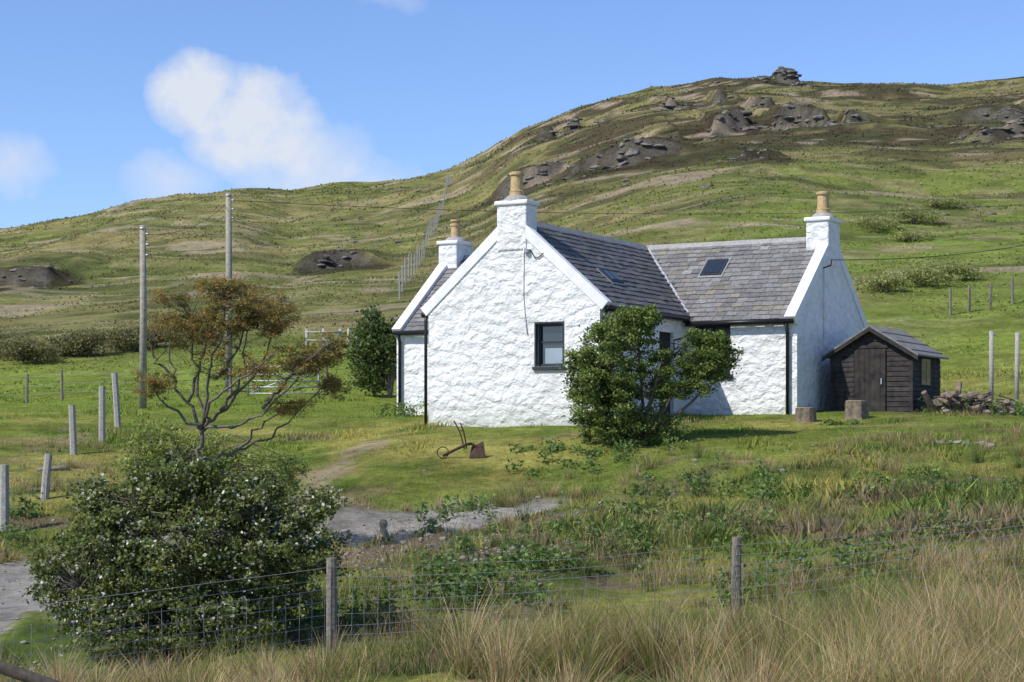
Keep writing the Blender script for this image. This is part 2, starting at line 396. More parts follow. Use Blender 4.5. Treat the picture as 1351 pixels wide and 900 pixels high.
def tubes(polys,sides=6):
    vs=[];fs=[];o=0
    for pts,rad in polys:
        pts=np.asarray(pts,float);m=len(pts);rad=np.asarray(rad,float)+np.zeros(m)
        for i in range(m):
            d=pts[min(i+1,m-1)]-pts[max(i-1,0)];d=d/(np.linalg.norm(d)+1e-9)
            r=np.array([1,0,0]) if abs(d[0])<.8 else np.array([0,1,0])
            p=np.cross(d,r);p/=np.linalg.norm(p);q=np.cross(d,p)
            for s in range(sides):
                t=2*np.pi*s/sides;vs.append(pts[i]+rad[i]*(p*math.cos(t)+q*math.sin(t)))
        for i in range(m-1):
            for s in range(sides):
                s2=(s+1)%sides;fs.append((o+i*sides+s,o+i*sides+s2,o+(i+1)*sides+s2,o+(i+1)*sides+s))
        fs.append(tuple(o+s for s in range(sides))[::-1]);fs.append(tuple(o+(m-1)*sides+s for s in range(sides)))
        o+=m*sides
    return np.array(vs),fs
def curve(pts,nper=5,wob=.0):
    pts=np.asarray(pts,float);out=[]
    P=np.vstack([2*pts[0]-pts[1],pts,2*pts[-1]-pts[-2]])
    for i in range(1,len(P)-2):
        for t in np.linspace(0,1,nper,endpoint=False):
            out.append(.5*((2*P[i])+(-P[i-1]+P[i+1])*t+(2*P[i-1]-5*P[i]+4*P[i+1]-P[i+2])*t*t+(-P[i-1]+3*P[i]-3*P[i+1]+P[i+2])*t**3))
    out.append(pts[-1]);out=np.array(out)
    if wob: out[1:-1]+=rng.normal(0,wob,(len(out)-2,3))
    return out
def shrub(name,base,limbs,lobes,nclump,nleaf,lsize,crad,c1,c2,hollow=.45,flower=0,flc=(.7,.7,.6),twig=.012,limbr=.06,asp=.55,bark=None,twigp=.75,first=None,wob=.015):
    root=empty(name,base)
    b=np.array(base);polys=[];sk=[]
    for li,L in enumerate(limbs):
        p=curve(np.array(L,float),5,wob)-b
        r0=first if (first and li==0) else limbr
        r=np.linspace(r0,(limbr if (first and li==0) else r0*.28),len(p))
        polys.append((p,r));sk.append(p[len(p)//3:])
    sk=np.concatenate(sk)
    w=np.array([l[6] for l in lobes]);w=w/w.sum();cl=[]
    for i in range(nclump):
        l=lobes[rng.choice(len(lobes),p=w)]
        d=rng.normal(0,1,3);d/=np.linalg.norm(d);r=(hollow+(1-hollow)*rng.random()**.6)*(1+rng.normal(0,.11))
        cl.append(np.array(l[:3])+d*r*np.array(l[3:6])-b)
    cl=np.array(cl)
    for q in cl:
        if rng.random()<twigp:
            dd=np.linalg.norm(sk-q,axis=1)+np.maximum(sk[:,2]-q[2],0)*1.5;j=int(np.argmin(dd));s=sk[j]
            mid=(s+q)/2+rng.normal(0,.12*np.linalg.norm(q-s)+.005,3)
            polys.append((np.array([s,mid,q]),np.array([twig,twig*.7,twig*.35])))
    v,f=tubes(polys,5);mk('branches',v,f,bark or M_bark,parent=root,smooth=True)
    P=[];C=[]
    for q in cl:
        m=int(nleaf*rng.uniform(.5,1.5));s=crad*rng.uniform(.6,1.35)
        pp=q+rng.normal(0,1,(m,3))*np.array([s,s,s*.6])*.6
        t=np.clip(rng.random()*.8+.2*rng.random((m,1))+(pp[:,2:3]-q[2])/s*.25,0,1)
        P.append(pp);C.append(np.array(c1)*(1-t)+np.array(c2)*t)
    P=np.concatenate(P);C=jit(np.concatenate(C),.15)
    if flower:
        fm=(rng.random(len(P))<flower*(.4+2.2*(vn(P[:,0]*1.7+9,P[:,2]*1.7+P[:,1],91)>.55)));C[fm]=np.array(flc)*rng.uniform(.7,1.1,(fm.sum(),1))
    P[:,2]=np.maximum(P[:,2],-.02)
    v,f,c=leaf_geo(P,lsize*rng.uniform(.6,1.4,len(P)),C,asp)
    mk('foliage',v,f,M_leaf,c,parent=root)
    return root
b=(-4.1,22.8,g(-4.1,22.8));bz=b[2]
lm=[[b,(-4.1+dx*.4,22.8+dy*.5,bz+.7),(-4.1+dx,22.8+dy,zz)] for dx,dy,zz in ((-1.,.2,-1.4),(-.4,-.3,-.9),(.2,.3,-.8),(.9,-.2,-1.1),(.6,.5,-1.3),(-1.2,-.5,-1.9),(1.2,.1,-1.7))]
shrub('hawthorn_bush',b,lm,[(-4.3,22.8,-1.35,1.2,1.2,.72,2.8),(-5.1,22.8,-1.95,.85,.9,.6,1.5),(-3.15,22.8,-1.6,.9,.95,.62,2),(-4.1,22.6,-2.3,1.45,1.2,.55,3.2),
 (-4.9,22.8,-1.05,.6,.6,.42,1),(-2.65,22.8,-1.0,.42,.4,.2,.5),(-3.3,22.8,-.8,.5,.5,.28,.8),(-4.3,22.8,-.6,.55,.6,.25,.7),(-5.65,22.7,-1.6,.35,.4,.3,.3),(-2.55,22.7,-1.45,.4,.4,.25,.3),(-3.75,22.6,-.5,.2,.2,.16,.15),(-5.3,22.8,-.75,.22,.3,.16,.2),(-2.4,22.8,-.85,.2,.2,.12,.12)],
 1250,58,.05,.125,(.05,.08,.018),(.22,.25,.065),flower=.045,flc=(.75,.74,.6),asp=.7)
b=(-5.2,30,g(-5.2,30))
F=(-5.11,30,.05)
lm=[[b,(-5.25,30,-1.2),(-5.18,30,-.43),F],
[F,(-5.46,30.2,.64),(-5.72,30.3,1.2),(-5.75,30.4,1.75)],[F,(-5.02,29.9,.89),(-4.83,29.8,1.5),(-4.7,29.8,2.2)],
[F,(-4.7,30.2,.51),(-4.14,30.3,1.2),(-3.95,30.3,1.9)],[F,(-4.45,29.8,.14),(-3.7,29.6,.7),(-3.07,29.5,1.4)],
[(-5.18,30,-.5),(-4.6,30.3,-.3),(-3.9,30.4,.05),(-3.2,30.4,.75)],[F,(-5.65,29.8,.45),(-5.96,29.7,.83)],
[F,(-5.27,30.1,1.0),(-5.33,30.1,1.9)],[(-4.85,30.1,.36),(-4.5,30.,.9),(-4.35,29.9,1.9)],[(-5.4,30.15,.5),(-5.2,30.4,1.2),(-5.0,30.5,2.0)],[F,(-4.9,29.6,.5),(-4.3,29.3,.9),(-3.8,29.2,1.3)],
[(-4.1,29.7,.4),(-3.7,29.9,.9),(-3.5,30,1.3)],[(-4.9,30,.9),(-4.6,30.2,1.4),(-4.4,30.2,1.9)],[(-5.6,30.2,.9),(-5.9,30.1,1.2),(-6.0,30,1.5)],[(-4.6,30.3,-.3),(-4.2,30.2,.1),(-3.7,30.1,.5)]]
shrub('windswept_tree',b,lm,[(-5.25,30,1.75,.78,.7,.36,3.2),(-4.35,30,2.05,.75,.7,.38,3.0),(-4.75,30,2.4,.6,.5,.18,1.3),(-5.6,30,2.2,.3,.3,.14,.6),(-3.9,30,1.85,.36,.4,.26,.9),(-3.45,29.9,1.2,.65,.5,.34,2.4),(-2.95,29.9,1.4,.26,.3,.26,.7),(-5.85,29.8,.8,.32,.3,.3,1.0),(-3.0,30.2,.75,.3,.3,.22,.7),(-4.2,29.6,1.0,.6,.4,.35,.9),(-4.9,30,1.2,.6,.4,.35,.7),(-3.7,30.1,.45,.4,.3,.15,.4)],
 760,62,.048,.095,(.12,.145,.035),(.40,.245,.065),hollow=.1,limbr=.032,first=.065,twig=.008,asp=.3,wob=.03)
b=(-6.0,31.5,g(-6,31.5))
shrub('willow_bush',b,[[b,(-6,31.5,-1.2),(-5.9,31.5,-.6)],[b,(-6.3,31.5,-1.2),(-6.6,31.5,-.8)]],[(-6.1,31.5,-.45,.75,.5,.65,1.2),(-5.3,31.7,-.6,.6,.5,.6,.8),(-4.3,31.7,-.8,.7,.5,.5,.8)],260,50,.055,.14,(.15,.20,.04),(.34,.40,.10))
b=(2.75,38.9,g(2.75,38.9))
lm=[[b,(2.6,38.9,.4),(2.1,38.9,1.3)],[b,(2.8,38.9,.6),(2.7,38.8,1.8),(2.7,38.8,2.5)],[b,(3.2,38.9,.5),(3.7,38.8,1.1),(4.4,38.8,1.7)],
[b,(3.0,39.0,.7),(3.4,39,1.5),(3.5,39,2.0)],[b,(2.2,38.8,.3),(1.6,38.7,.9)],[b,(3.3,38.8,.2),(4.0,38.7,.8),(4.7,38.7,1.4)],[b,(2.5,39.1,1.),(2.3,39.1,2.0)],[b,(3.1,38.7,.3),(3.5,38.6,.8),(4.0,38.6,1.0)],[b,(2.9,38.7,.5),(3.1,38.6,1.2),(3.2,38.6,1.7)]]
shrub('elder_bush',b,lm,[(2.15,38.8,1.4,.85,.8,.95,4.2),(1.95,38.7,.7,.8,.8,.75,2.8),(2.6,38.8,2.35,.5,.5,.4,1.5),(4.15,38.8,1.5,.68,.6,.5,2.4),(4.4,38.7,1.75,.4,.4,.34,.8),(3.1,38.9,1.3,.45,.6,.8,1.0),(2.6,38.8,.1,1.2,.7,.4,2.2),(3.7,38.8,.95,.55,.5,.3,.6),(1.45,38.7,1.4,.3,.4,.45,.8),(2.9,38.9,2.5,.25,.3,.25,.4),(2.0,38.9,2.2,.35,.3,.28,.5),(3.9,38.8,2.05,.2,.2,.15,.25)],
 880,64,.062,.12,(.06,.10,.022),(.24,.31,.07),hollow=.3,limbr=.05,twig=.012,asp=.6)
def roundtree(name,x,y,rx,rz,c1,c2,n=150,ls=.13,tp=.5):
    z0=g(x,y);b=(x,y,z0)
    lm=[[b,(x+rng.normal(0,.1)*rx,y,z0+rz*.6),(x+d*rx*.6,y+rng.normal(0,.2),z0+rz*1.3)] for d in (-.8,-.2,.3,.9)]
    lb=[(x+rng.uniform(-.6,.6)*rx,y+rng.uniform(-.4,.4)*rx,z0+rz*rng.uniform(.4,1.35),rx*.5,rx*.5,rz*.42,1) for _ in range(8)]
    shrub(name,b,lm,lb,n,36,ls,.25*max(rx,.8)**.5,c1,c2,limbr=.05*rx,twig=.02,twigp=tp)
roundtree('rowan_tree',-3.85,57,1.15,1.75,(.05,.085,.025),(.15,.20,.05),320,.12)
for xx,yy_,rx,rz in ((16.5,80,1.4,.45),(18.4,81.5,1.6,.5),(20.4,83,1.2,.4),(21,104,1.7,.45),(24,108,1.6,.5),(27,114,1.4,.4),(22,99,1.2,.3)):
    roundtree('hillside_bush',xx,yy_,rx,rz,(.22,.24,.07),(.35,.36,.12),60,.11,.2)
for i,(xx,yy_) in enumerate(((-20,74),(-18.6,75),(-17.3,74.5),(-21.6,76),(-16.2,76),(-22.5,73),(-19.2,73),(-15.2,77))):
    roundtree('gorse_bush',xx,yy_,1.2,.6,(.12,.12,.05),(.29,.27,.10),90,.1,.9)
P=[];C=[];S=[]
for wx,wy,rad,hh,nn in ((3.1,29.5,.9,.4,1200),(1.7,27.5,.9,.35,1000),(4.5,33.2,1.6,.3,900),(6.6,32.6,1.4,.3,800),(8.6,31.5,1.2,.3,700),(-.6,25.2,.9,.45,1500),(.3,26.4,.8,.35,900),(-.9,33.9,.8,.3,500),(1.2,37.2,1.3,.25,500),(.6,38.2,.9,.2,300),(5.,25.5,1.0,.4,900),(3.4,24.8,.8,.45,800),
    (-2.2,23.6,.7,.35,800),(2.6,38.2,1.3,.3,1100),(6.8,27.5,1.2,.3,800),(-9.2,33.5,.5,.4,500),(-9.3,30,.7,.3,400),(12,44.2,1.2,.35,700),(-2.3,31,.3,.2,90),(.6,30.6,1.2,.2,350),(7.5,41.5,.6,.15,120),(-3.3,49.2,.8,.5,500),(-1.6,31.6,.3,.25,90),(-8.6,31.5,.6,.35,400),(3.7,43.8,.6,.3,200),(2.2,31.5,.8,.35,700),(3.2,34.5,1.0,.3,600),(.9,29,1,.3,500),(-.8,28.2,.8,.25,300)):
    for _ in range(max(4,nn//45)):
        q=rng.normal(0,.55,2)*rad;m=45;px=wx+q[0]+rng.normal(0,.09,m);py=wy+q[1]*.8+rng.normal(0,.09,m)
        H=hh*rng.uniform(.4,1.3)
        pz=gz(px,py)+rng.random(m)*H
        P.append(np.stack([px,py,pz],-1));t=rng.random()*.7+.3*rng.random((m,1));C.append(np.array((.07,.12,.03))*(1-t)+np.array((.21,.30,.075))*t);S.append(np.full(m,rng.uniform(.05,.13)))
P=np.concatenate(P);C=jit(np.concatenate(C),.15);S=np.concatenate(S)*rng.uniform(.6,1.2,len(P))
v,f,c=leaf_geo(P,S,C,.5);mk('dock_and_nettle_weeds',v,f,M_leaf,c)
D_=[]
for wx,wy,rad,nn in ((1.2,31.0,.9,90),(3,34.2,1.2,70),(-1.6,28.6,1.5,90),(5,31,1.5,60),(-9,36,1,30),(11.6,44.3,1.,50),(0,25,2,60)):
    for _ in range(nn):
        x=wx+rng.normal(0,rad*.5);y=wy+rng.normal(0,rad*.3);z=g(x,y);h=rng.uniform(.12,.45)
        D_.append((np.array([(x,y,z-.02),(x+rng.normal(0,.06),y,z+h*.6),(x+rng.normal(0,.14),y+rng.normal(0,.05),z+h)]),np.array([.006,.005,.003])))
v,f=tubes(D_,3);mk('dead_stalks',v,f,M_bark)
# ------------------------------------------------------------------ cottage
TH=R(28.6)
cot=empty('white_cottage',(7,44.5,0),-TH)
def box(name,x0,x1,y0,y1,z0,z1,mat,parent,bev=0):
    v=[(x0,y0,z0),(x1,y0,z0),(x1,y1,z0),(x0,y1,z0),(x0,y0,z1),(x1,y0,z1),(x1,y1,z1),(x0,y1,z1)]
    o=mk(name,v,[(0,3,2,1),(4,5,6,7),(0,1,5,4),(1,2,6,5),(2,3,7,6),(3,0,4,7)],mat,parent=parent)
    if bev:
        m=o.modifiers.new('b','BEVEL');m.width=bev;m.segments=2
    return o
def extr(name,prof,axis,w0,w1,mat,parent,bev=0):
    k=len(prof);P=[]
    for w in (w0,w1):
        for a,b_ in prof: P.append((w,a,b_) if axis=='u' else (a,w,b_))
    f=[tuple(range(k)),tuple(range(2*k-1,k-1,-1))]+[(i,i+k,(i+1)%k+k,(i+1)%k) for i in range(k)]
    o=mk(name,P,f,mat,parent=parent)
    bm=bmesh.new();bm.from_mesh(o.data);bmesh.ops.recalc_face_normals(bm,faces=bm.faces);bm.to_mesh(o.data);bm.free()
    if bev:
        m=o.modifiers.new('b','BEVEL');m.width=bev;m.segments=2
    return o
EM,RZ=2.85,5.02;ML=-11.6;MW=5.5
EW=3.0;WL,WR,WF=-7.6,-3.0,-4.9;WC=(WL+WR)/2
sM=(RZ-EM)/(MW/2);sW=(RZ-EW)/((WR-WL)/2)
mainw=extr('main_walls',[(0,-.8),(MW,-.8),(MW,EM),(MW/2,RZ-.02),(0,EM)],'u',ML,0,M_wall,cot)
wingw=extr('wing_walls',[(WL,-.8),(WR,-.8),(WR,EW),(WC,RZ-.02),(WL,EW)],'v',WF,.3,M_wall,cot)
cutters=[]
def cut(wall,*b):
    c=box('cutter',*b,None,cot);m=wall.modifiers.new('cut','BOOLEAN');m.object=c;m.operation='DIFFERENCE';m.solver='EXACT';cutters.append(c)
cut(wingw,-4.66,-3.96,WF-.2,WF+.2,1.55,2.55)
cut(wingw,WR-.2,WR+.2,-1.55,-.65,.2,2.5)
cut(mainw,-2.75,-1.75,-.2,.22,1.45,2.7)
bpy.context.view_layer.update()
dg=bpy.context.evaluated_depsgraph_get()
for w in (mainw,wingw):
    me=bpy.data.meshes.new_from_object(w.evaluated_get(dg));w.modifiers.clear();w.data=me
for c in cutters: bpy.data.objects.remove(c)
def window(nm,x0,x1,yf,z0,z1,par,mull=False):
    e=empty(nm);e.parent=par;t=.06
    box('glass',x0+.02,x1-.02,yf+.05,yf+.07,z0+.02,z1-.02,M_glass,e)
    box('frame_left',x0,x0+t,yf,yf+.09,z0,z1,M_frame,e);box('frame_right',x1-t,x1,yf,yf+.09,z0,z1,M_frame,e)
    box('frame_top',x0+t,x1-t,yf,yf+.09,z1-t,z1,M_frame,e);box('frame_bottom',x0+t,x1-t,yf,yf+.09,z0,z0+t,M_frame,e)
    box('transom',x0+t,x1-t,yf+.01,yf+.048,(z0+z1)/2+.05,(z0+z1)/2+.09,M_frame,e)
    if mull: box('mullion',(x0+x1)/2-.025,(x0+x1)/2+.025,yf+.005,yf+.049,z0+t,z1-t,M_frame,e)
    box('sill',x0-.07,x1+.07,yf-.19,yf+.0,z0-.09,z0-.003,M_frame,e,.01)
    return e
window('gable_window',-4.66,-3.96,WF+.12,1.55,2.55,cot)
M_painted_reflection=simple('painted_reflection',(.30,.37,.42),.4,3,.15,0)  # pale colour painted in as the light reflected by the lower pane
box('painted_reflection',-4.5,-4.04,WF+.162,WF+.1695,1.62,1.98,M_painted_reflection,cot)
box('window_reveal_left',-4.70,-4.66,WF-.012,WF+.1,1.55,2.59,M_frame,cot);box('window_reveal_top',-4.66,-3.92,WF-.012,WF+.1,2.55,2.59,M_frame,cot);box('window_reveal_right',-3.96,-3.92,WF-.012,WF+.1,1.55,2.55,M_frame,cot)
window('front_window',-2.75,-1.75,.12,1.45,2.7,cot,True)
box('door',WR-.16,WR-.1,-1.55,-.65,.2,2.5,M_black,cot)
def slope_slab(name,p0,p1,t0,t1,axis,w0,w1,mat,bev=0):
    d=np.array(p1)-np.array(p0);L=np.linalg.norm(d);d/=L;n_=np.array([-d[1],d[0]]);
    if n_[1]<0:n_=-n_
    a=np.array(p0);b_=np.array(p1)
    pr=[a+n_*t0,b_+n_*t0,b_+n_*t1,a+n_*t1]
    return extr(name,[tuple(q) for q in pr],axis,w0,w1,mat,cot,bev)
ov=.10
def mz(v): return EM+sM*np.minimum(v,MW-v)
def wz(u): return EW+sW*np.minimum(u-WL,WR-u)
mf0=(-ov,EM-ov*sM);mb0=(MW+ov,EM-ov*sM);mr=(MW/2,RZ)
wr0=(WR+ov,EW-ov*sW);wl0=(WL-ov,EW-ov*sW);wrr=(WC,RZ)
M_sarking=simple('roof_base',(.07,.068,.066),.8,8,.3,0)
slope_slab('main_roof_front_base',mf0,mr,.0,.03,'u',ML+.05,-.05,M_sarking)
slope_slab('main_roof_rear_base',mb0,mr,.0,.03,'u',ML+.05,-.05,M_sarking)
slope_slab('wing_roof_right_base',wr0,wrr,.0,.031,'v',WF+.05,MW/2,M_sarking)
slope_slab('wing_roof_left_base',wl0,wrr,.0,.031,'v',WF+.05,MW/2,M_sarking)
def slates(name,fn,L0,L1,p0,p1,keep,expo=.2,wd=.27,tint=(.185,.178,.172)):
    p0=np.array(p0);p1=np.array(p1);d=p1-p0;S=np.linalg.norm(d);d/=S;nn_=np.array([-d[1],d[0]])
    if nn_[1]<0:nn_=-nn_
    vs=[];fs=[];cs=[];o=0;r=0;s=0.0
    while s<S-.03:
        a=L0-(r%2)*wd*.5
        while a<L1:
            w=wd*rng.uniform(.88,1.1);a0=max(a,L0);a1=min(a+w-.008,L1)
            if a1-a0>.03:
                mid=p0+d*(s+expo/2)
                if keep((a0+a1)/2,mid[0],mid[1]):
                    j=rng.normal(0,.008);lo=.056+rng.normal(0,.005);s0=s+j;s1=min(s+expo*1.12,S)
                    P=[];
                    for ss,tt in ((s0,lo),(s1,.034),(s0,.03),(s1,.03)):
                        q=p0+d*ss+nn_*tt
                        P.append(fn(a0,q));P.append(fn(a1,q))
                    vs+=P;fs+=[(o,o+1,o+3,o+2),(o+4,o+5,o+1,o),(o+4,o,o+2,o+6),(o+1,o+5,o+7,o+3)];o+=8
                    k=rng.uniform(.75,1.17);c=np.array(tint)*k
                    if rng.random()<.12:c=c*np.array((1.15,1.08,.88))
                    if rng.random()<.05:c=c*1.35
                    cs+=[c]*8
            a+=w
        s+=expo;r+=1
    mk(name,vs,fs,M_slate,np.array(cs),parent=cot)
fu=lambda a,q:(a,q[0],q[1]);fv=lambda a,q:(q[0],a,q[1])
slates('main_roof_front_slates',fu,ML+.25,-.22,mf0,mr,lambda a,v,z:not(WL-.2<a<WR+.2 and wz(a)>mz(v)-.03))
slates('main_roof_rear_slates',fu,ML+.25,-.22,mb0,mr,lambda a,v,z:True)
slates('wing_roof_right_slates',fv,WF+.22,MW/2,wr0,wrr,lambda a,u,z:a<0 or wz(u)>mz(a)-.02,tint=(.115,.112,.11))  # same slate, darker tint paints in the shade of this slope
slates('wing_roof_left_slates',fv,WF+.22,MW/2,wl0,wrr,lambda a,u,z:a<0 or wz(u)>mz(a)-.02)
def valley(sgn):
    u0=WR if sgn>0 else WL
    v0=(EW-EM)/sM
    a=np.array([u0,v0,EW+.045]);b_=np.array([WC,MW/2,RZ+.045]);d=b_-a;d/=np.linalg.norm(d)
    s=np.cross(d,[0,0,1]);s/=np.linalg.norm(s);w=.05
    P=[a-s*w,a+s*w,b_+s*w,b_-s*w];P=P+[p+np.array([0,0,.03]) for p in P]
    mk('valley_flashing',P,[(0,3,2,1),(4,5,6,7),(0,1,5,4),(1,2,6,5),(2,3,7,6),(3,0,4,7)],M_lead,parent=cot)
valley(1);valley(-1)
extr('main_ridge_tiles',[(MW/2-.13,RZ-.06),(MW/2+.13,RZ-.06),(MW/2+.03,RZ+.09),(MW/2-.03,RZ+.09)],'u',ML+.3,-.3,M_cement,cot)
extr('wing_ridge_tiles',[(WC-.13,RZ-.065),(WC+.13,RZ-.065),(WC+.03,RZ+.087),(WC-.03,RZ+.087)],'v',WF+.3,MW/2-.1,M_cement,cot)
def skew(nm,axis,e0,e1,rg,w0,w1):
    for tag,e in (('front',e0),('rear',e1)):
        slope_slab(nm+'_'+tag,e,rg,-.1,.15,axis,w0,w1,M_white,.015)
skew('right_skew','u',(-.14,EM-.14*sM),(MW+.14,EM-.14*sM),(MW/2,RZ),-.26,.03)
skew('left_skew','u',(-.14,EM-.14*sM),(MW+.14,EM-.14*sM),(MW/2,RZ),ML-.03,ML+.26)
skew('wing_skew','v',(WL-.12,EW-.12*sW),(WR+.12,EW-.12*sW),(WC,RZ),WF-.03,WF+.2)
def lathe(name,prof,c,mat,parent,n=20):
    vs=[];fs=[]
    for r,z in prof:
        for i in range(n): t=2*math.pi*i/n;vs.append((c[0]+r*math.cos(t),c[1]+r*math.sin(t),c[2]+z))
    for j in range(len(prof)-1):
        for i in range(n): fs.append((j*n+i,j*n+(i+1)%n,(j+1)*n+(i+1)%n,(j+1)*n+i))
    fs.append(tuple(range((len(prof)-1)*n,len(prof)*n)));fs.append(tuple(range(n))[::-1])
    return mk(name,vs,fs,mat,parent=parent,smooth=False)
def chimney(nm,x0,x1,y0,y1,top,kind,z0=4.3):
    e=empty(nm);e.parent=cot
    box('stack',x0,x1,y0,y1,z0,top-.14,M_wall,e,.04)
    box('cap',x0-.05,x1+.05,y0-.05,y1+.05,top-.15,top-.04,M_white,e,.035)
    cx,cy=(x0+x1)/2,(y0+y1)/2
    lathe('flaunching',[(.33,-.05),(.3,.01),(.22,.09),(.15,.10)],(cx,cy,top),M_cement,e)
    if kind==0: prof=[(.18,.06),(.175,.2),(.185,.22),(.155,.24),(.145,.58),(.18,.6),(.18,.66),(.12,.68)]
    else: prof=[(.14,.05),(.13,.42),(.16,.44),(.16,.5),(.1,.51),(.1,.56),(.15,.57),(.15,.62)]
    lathe('pot',prof,(cx,cy,top-.02),M_pot,e)
chimney('right_chimney',-.58,.035,MW/2-.46,MW/2+.46,5.6,0)
chimney('left_chimney',ML-.035,ML+.58,MW/2-.46,MW/2+.46,5.55,1)
chimney('wing_chimney',WC-.4,WC+.4,WF-.035,WF+.52,5.52,0)
def pipe(nm,pts,r,mat=M_black,parent=cot):
    v,f=tubes([(np.array(pts),r)],8);return mk(nm,v,f,mat,parent=parent,smooth=True)
ge=EM-ov*sM
pipe('main_gutter',[(WR+.12,-ov-.07,ge-.03),(-.03,-ov-.07,ge-.03)],.065)
pipe('main_gutter_left',[(ML+.02,-ov-.07,ge-.03),(WL-.12,-ov-.07,ge-.03)],.065)
pipe('wing_gutter',[(WR+ov+.07,WF+.02,EW-.14),(WR+ov+.07,-.2,EW-.14)],.065)
pipe('wing_gutter_left',[(WL-ov-.07,WF+.02,EW-.14),(WL-ov-.07,-.2,EW-.14)],.065)
pipe('downpipe_right',[(-.22,-.17,ge-.05),(-.22,-.08,ge-.3),(-.22,-.08,.2)],.045)
pipe('downpipe_wing_left',[(WL-.1,WF+.05,EW-.12),(WL-.06,WF-.03,EW-.3),(WL-.06,WF-.03,-.1)],.04)
pipe('downpipe_wing_right',[(WR+.15,WF+.1,EW-.15),(WR+.07,WF+.06,EW-.35),(WR+.07,WF+.06,.0)],.04)
pipe('downpipe_left',[(ML+.15,-.17,ge-.05),(ML+.15,-.08,ge-.3),(ML+.15,-.08,.2)],.045)
pipe('vent_pipe',[(WC+.32,WF-.02,4.4),(WC+.31,WF-.02,3.2),(WC+.36,WF-.02,2.7),(WC+.42,WF-.02,2.3)],.012,M_wall)
lathe('vent_cover',[(.0,0),(.08,0.01),(.08,.08),(.0,.09)],(WC+.42,WF-.03,4.22),M_metal,cot,12)
pipe('wall_cable',[(WC+.5,WF-.03,4.3),(WC+.62,WF-.03,4.1),(WC+.72,WF-.03,4.1),(WC+.85,WF-.03,4.2)],.012,M_black)
pipe('wire_bracket',[(.02,1.9,4.2),(.22,1.9,4.25),(.25,1.9,4.4)],.02,M_black)
pipe('wire_drop',[(.04,1.9,4.2),(.03,1.92,2.4)],.009,M_metal)
def skylight(nm,axis,p0,s,c,w,l):
    sl=s;L=math.hypot(1,sl);e=empty(nm);e.parent=cot
    def bx(n_,a0,a1,q0,q1,t0,t1,m):
        pr=[]
        for q,t in ((q0,t0),(q1,t0),(q1,t1),(q0,t1)):
            du=q/L;dz=q*sl/L;nx=-sl/L*t;nz=t/L
            pr.append((p0[0]+(du+nx)*(1 if axis=='u' else -1),p0[1]+dz+nz))
        extr(n_,pr,axis,a0,a1,m,e)
    bx('kerb',c-w/2,c+w/2,-l/2,l/2,.03,.10,M_frame);bx('pane',c-w/2+.06,c+w/2-.06,-l/2+.06,l/2-.06,.101,.112,M_glass)
    bx('glazing_bar',c-.015,c+.015,-l/2+.06,l/2-.06,.113,.12,M_frame)
    bx('flashing',c-w/2-.05,c+w/2+.05,-l/2-.08,l/2+.05,.055,.066,M_metal)
skylight('skylight','u',(1.8,EM+sM*1.8),sM,-2.9,.58,.72)
skylight('wing_skylight','v',(-3.85,EW+sW*.85),sW,-2.6,.7,.45)
e=empty('satellite_dish',(-7.95,-.6,2.35));e.parent=cot
vs=[];fs=[];n_=20
prof=[(0.001,0),(.1,.012),(.2,.045),(.28,.09)]
for r,zz in prof:
    for i in range(n_): t=2*math.pi*i/n_;vs.append((r*math.cos(t),-.0-zz,r*math.sin(t)*1.1))
for j in range(3):
    for i in range(n_): fs.append((j*n_+i,j*n_+(i+1)%n_,(j+1)*n_+(i+1)%n_,(j+1)*n_+i))
d=mk('dish',vs,fs,M_metal,parent=e,smooth=True);d.rotation_euler=(R(-15),0,R(-30))
pipe('arm',[(0,0,0),(.1,-.35,-.15)],.012,M_metal,e);pipe('bracket',[(0,.02,0),(.1,.3,-.1),(.3,.6,-.1)],.02,M_metal,e)
# ------------------------------------------------------------------ shed
shed=empty('garden_shed',(8.03,45.5,0),-TH)
sw,sl_=2.05,2.5;b0,ev,ap=.35,2.0,2.62
extr('carcass',[(0,b0),(sw,b0),(sw,ev),(sw/2,ap),(0,ev)],'v',0,sl_,M_timber,shed)
zz=b0+.05
while zz<ap-.12:
    hw=sw/2 if zz<ev-.1 else (ap-zz-.1)/(ap-ev)*sw/2
    if hw>.1:
        for (a0,a1) in ((sw/2-hw,min(.58,sw/2+hw)),(1.42,sw/2+hw)) if zz<2.0 else ((sw/2-hw,sw/2+hw),):
            if a1-a0>.05: extr('board',[(0-.028,zz),(0-.001,zz),(0-.001,zz+.118),(-.01,zz+.118)],'u',a0,a1,M_timber,shed)
    if zz<ev-.1:
        extr('side_board',[(sw+.028,zz),(sw+.001,zz),(sw+.001,zz+.118),(sw+.01,zz+.118)],'v',0,sl_,M_timber,shed)
        extr('side_board_left',[(-.028,zz),(-.001,zz),(-.001,zz+.118),(-.01,zz+.118)],'v',0,sl_,M_timber,shed)
    zz+=.125
for i in range(6): box('door_plank',.60+i*.133,.60+i*.133+.127,-.05,-.01,b0+.05,2.08,M_timber,shed)
box('door_frame_top',.55,1.45,-.06,-.002,2.1,2.17,M_timber,shed)
box('door_handle',1.28,1.31,-.08,-.05,1.2,1.35,M_metal,shed)
for x0 in (0.0-.03,sw-.05): box('corner_post',x0,x0+.08,-.045,.03,b0,ev,M_timber,shed)
box('side_window_frame',sw+.02,sw+.05,.75,1.45,1.2,1.85,M_wood,shed);box('side_window_glass',sw+.051,sw+.056,.81,1.39,1.26,1.79,M_glass,shed);box('side_window_bar',sw+.057,sw+.07,1.08,1.12,1.26,1.79,M_wood,shed)
s_=(ap-ev)/(sw/2)
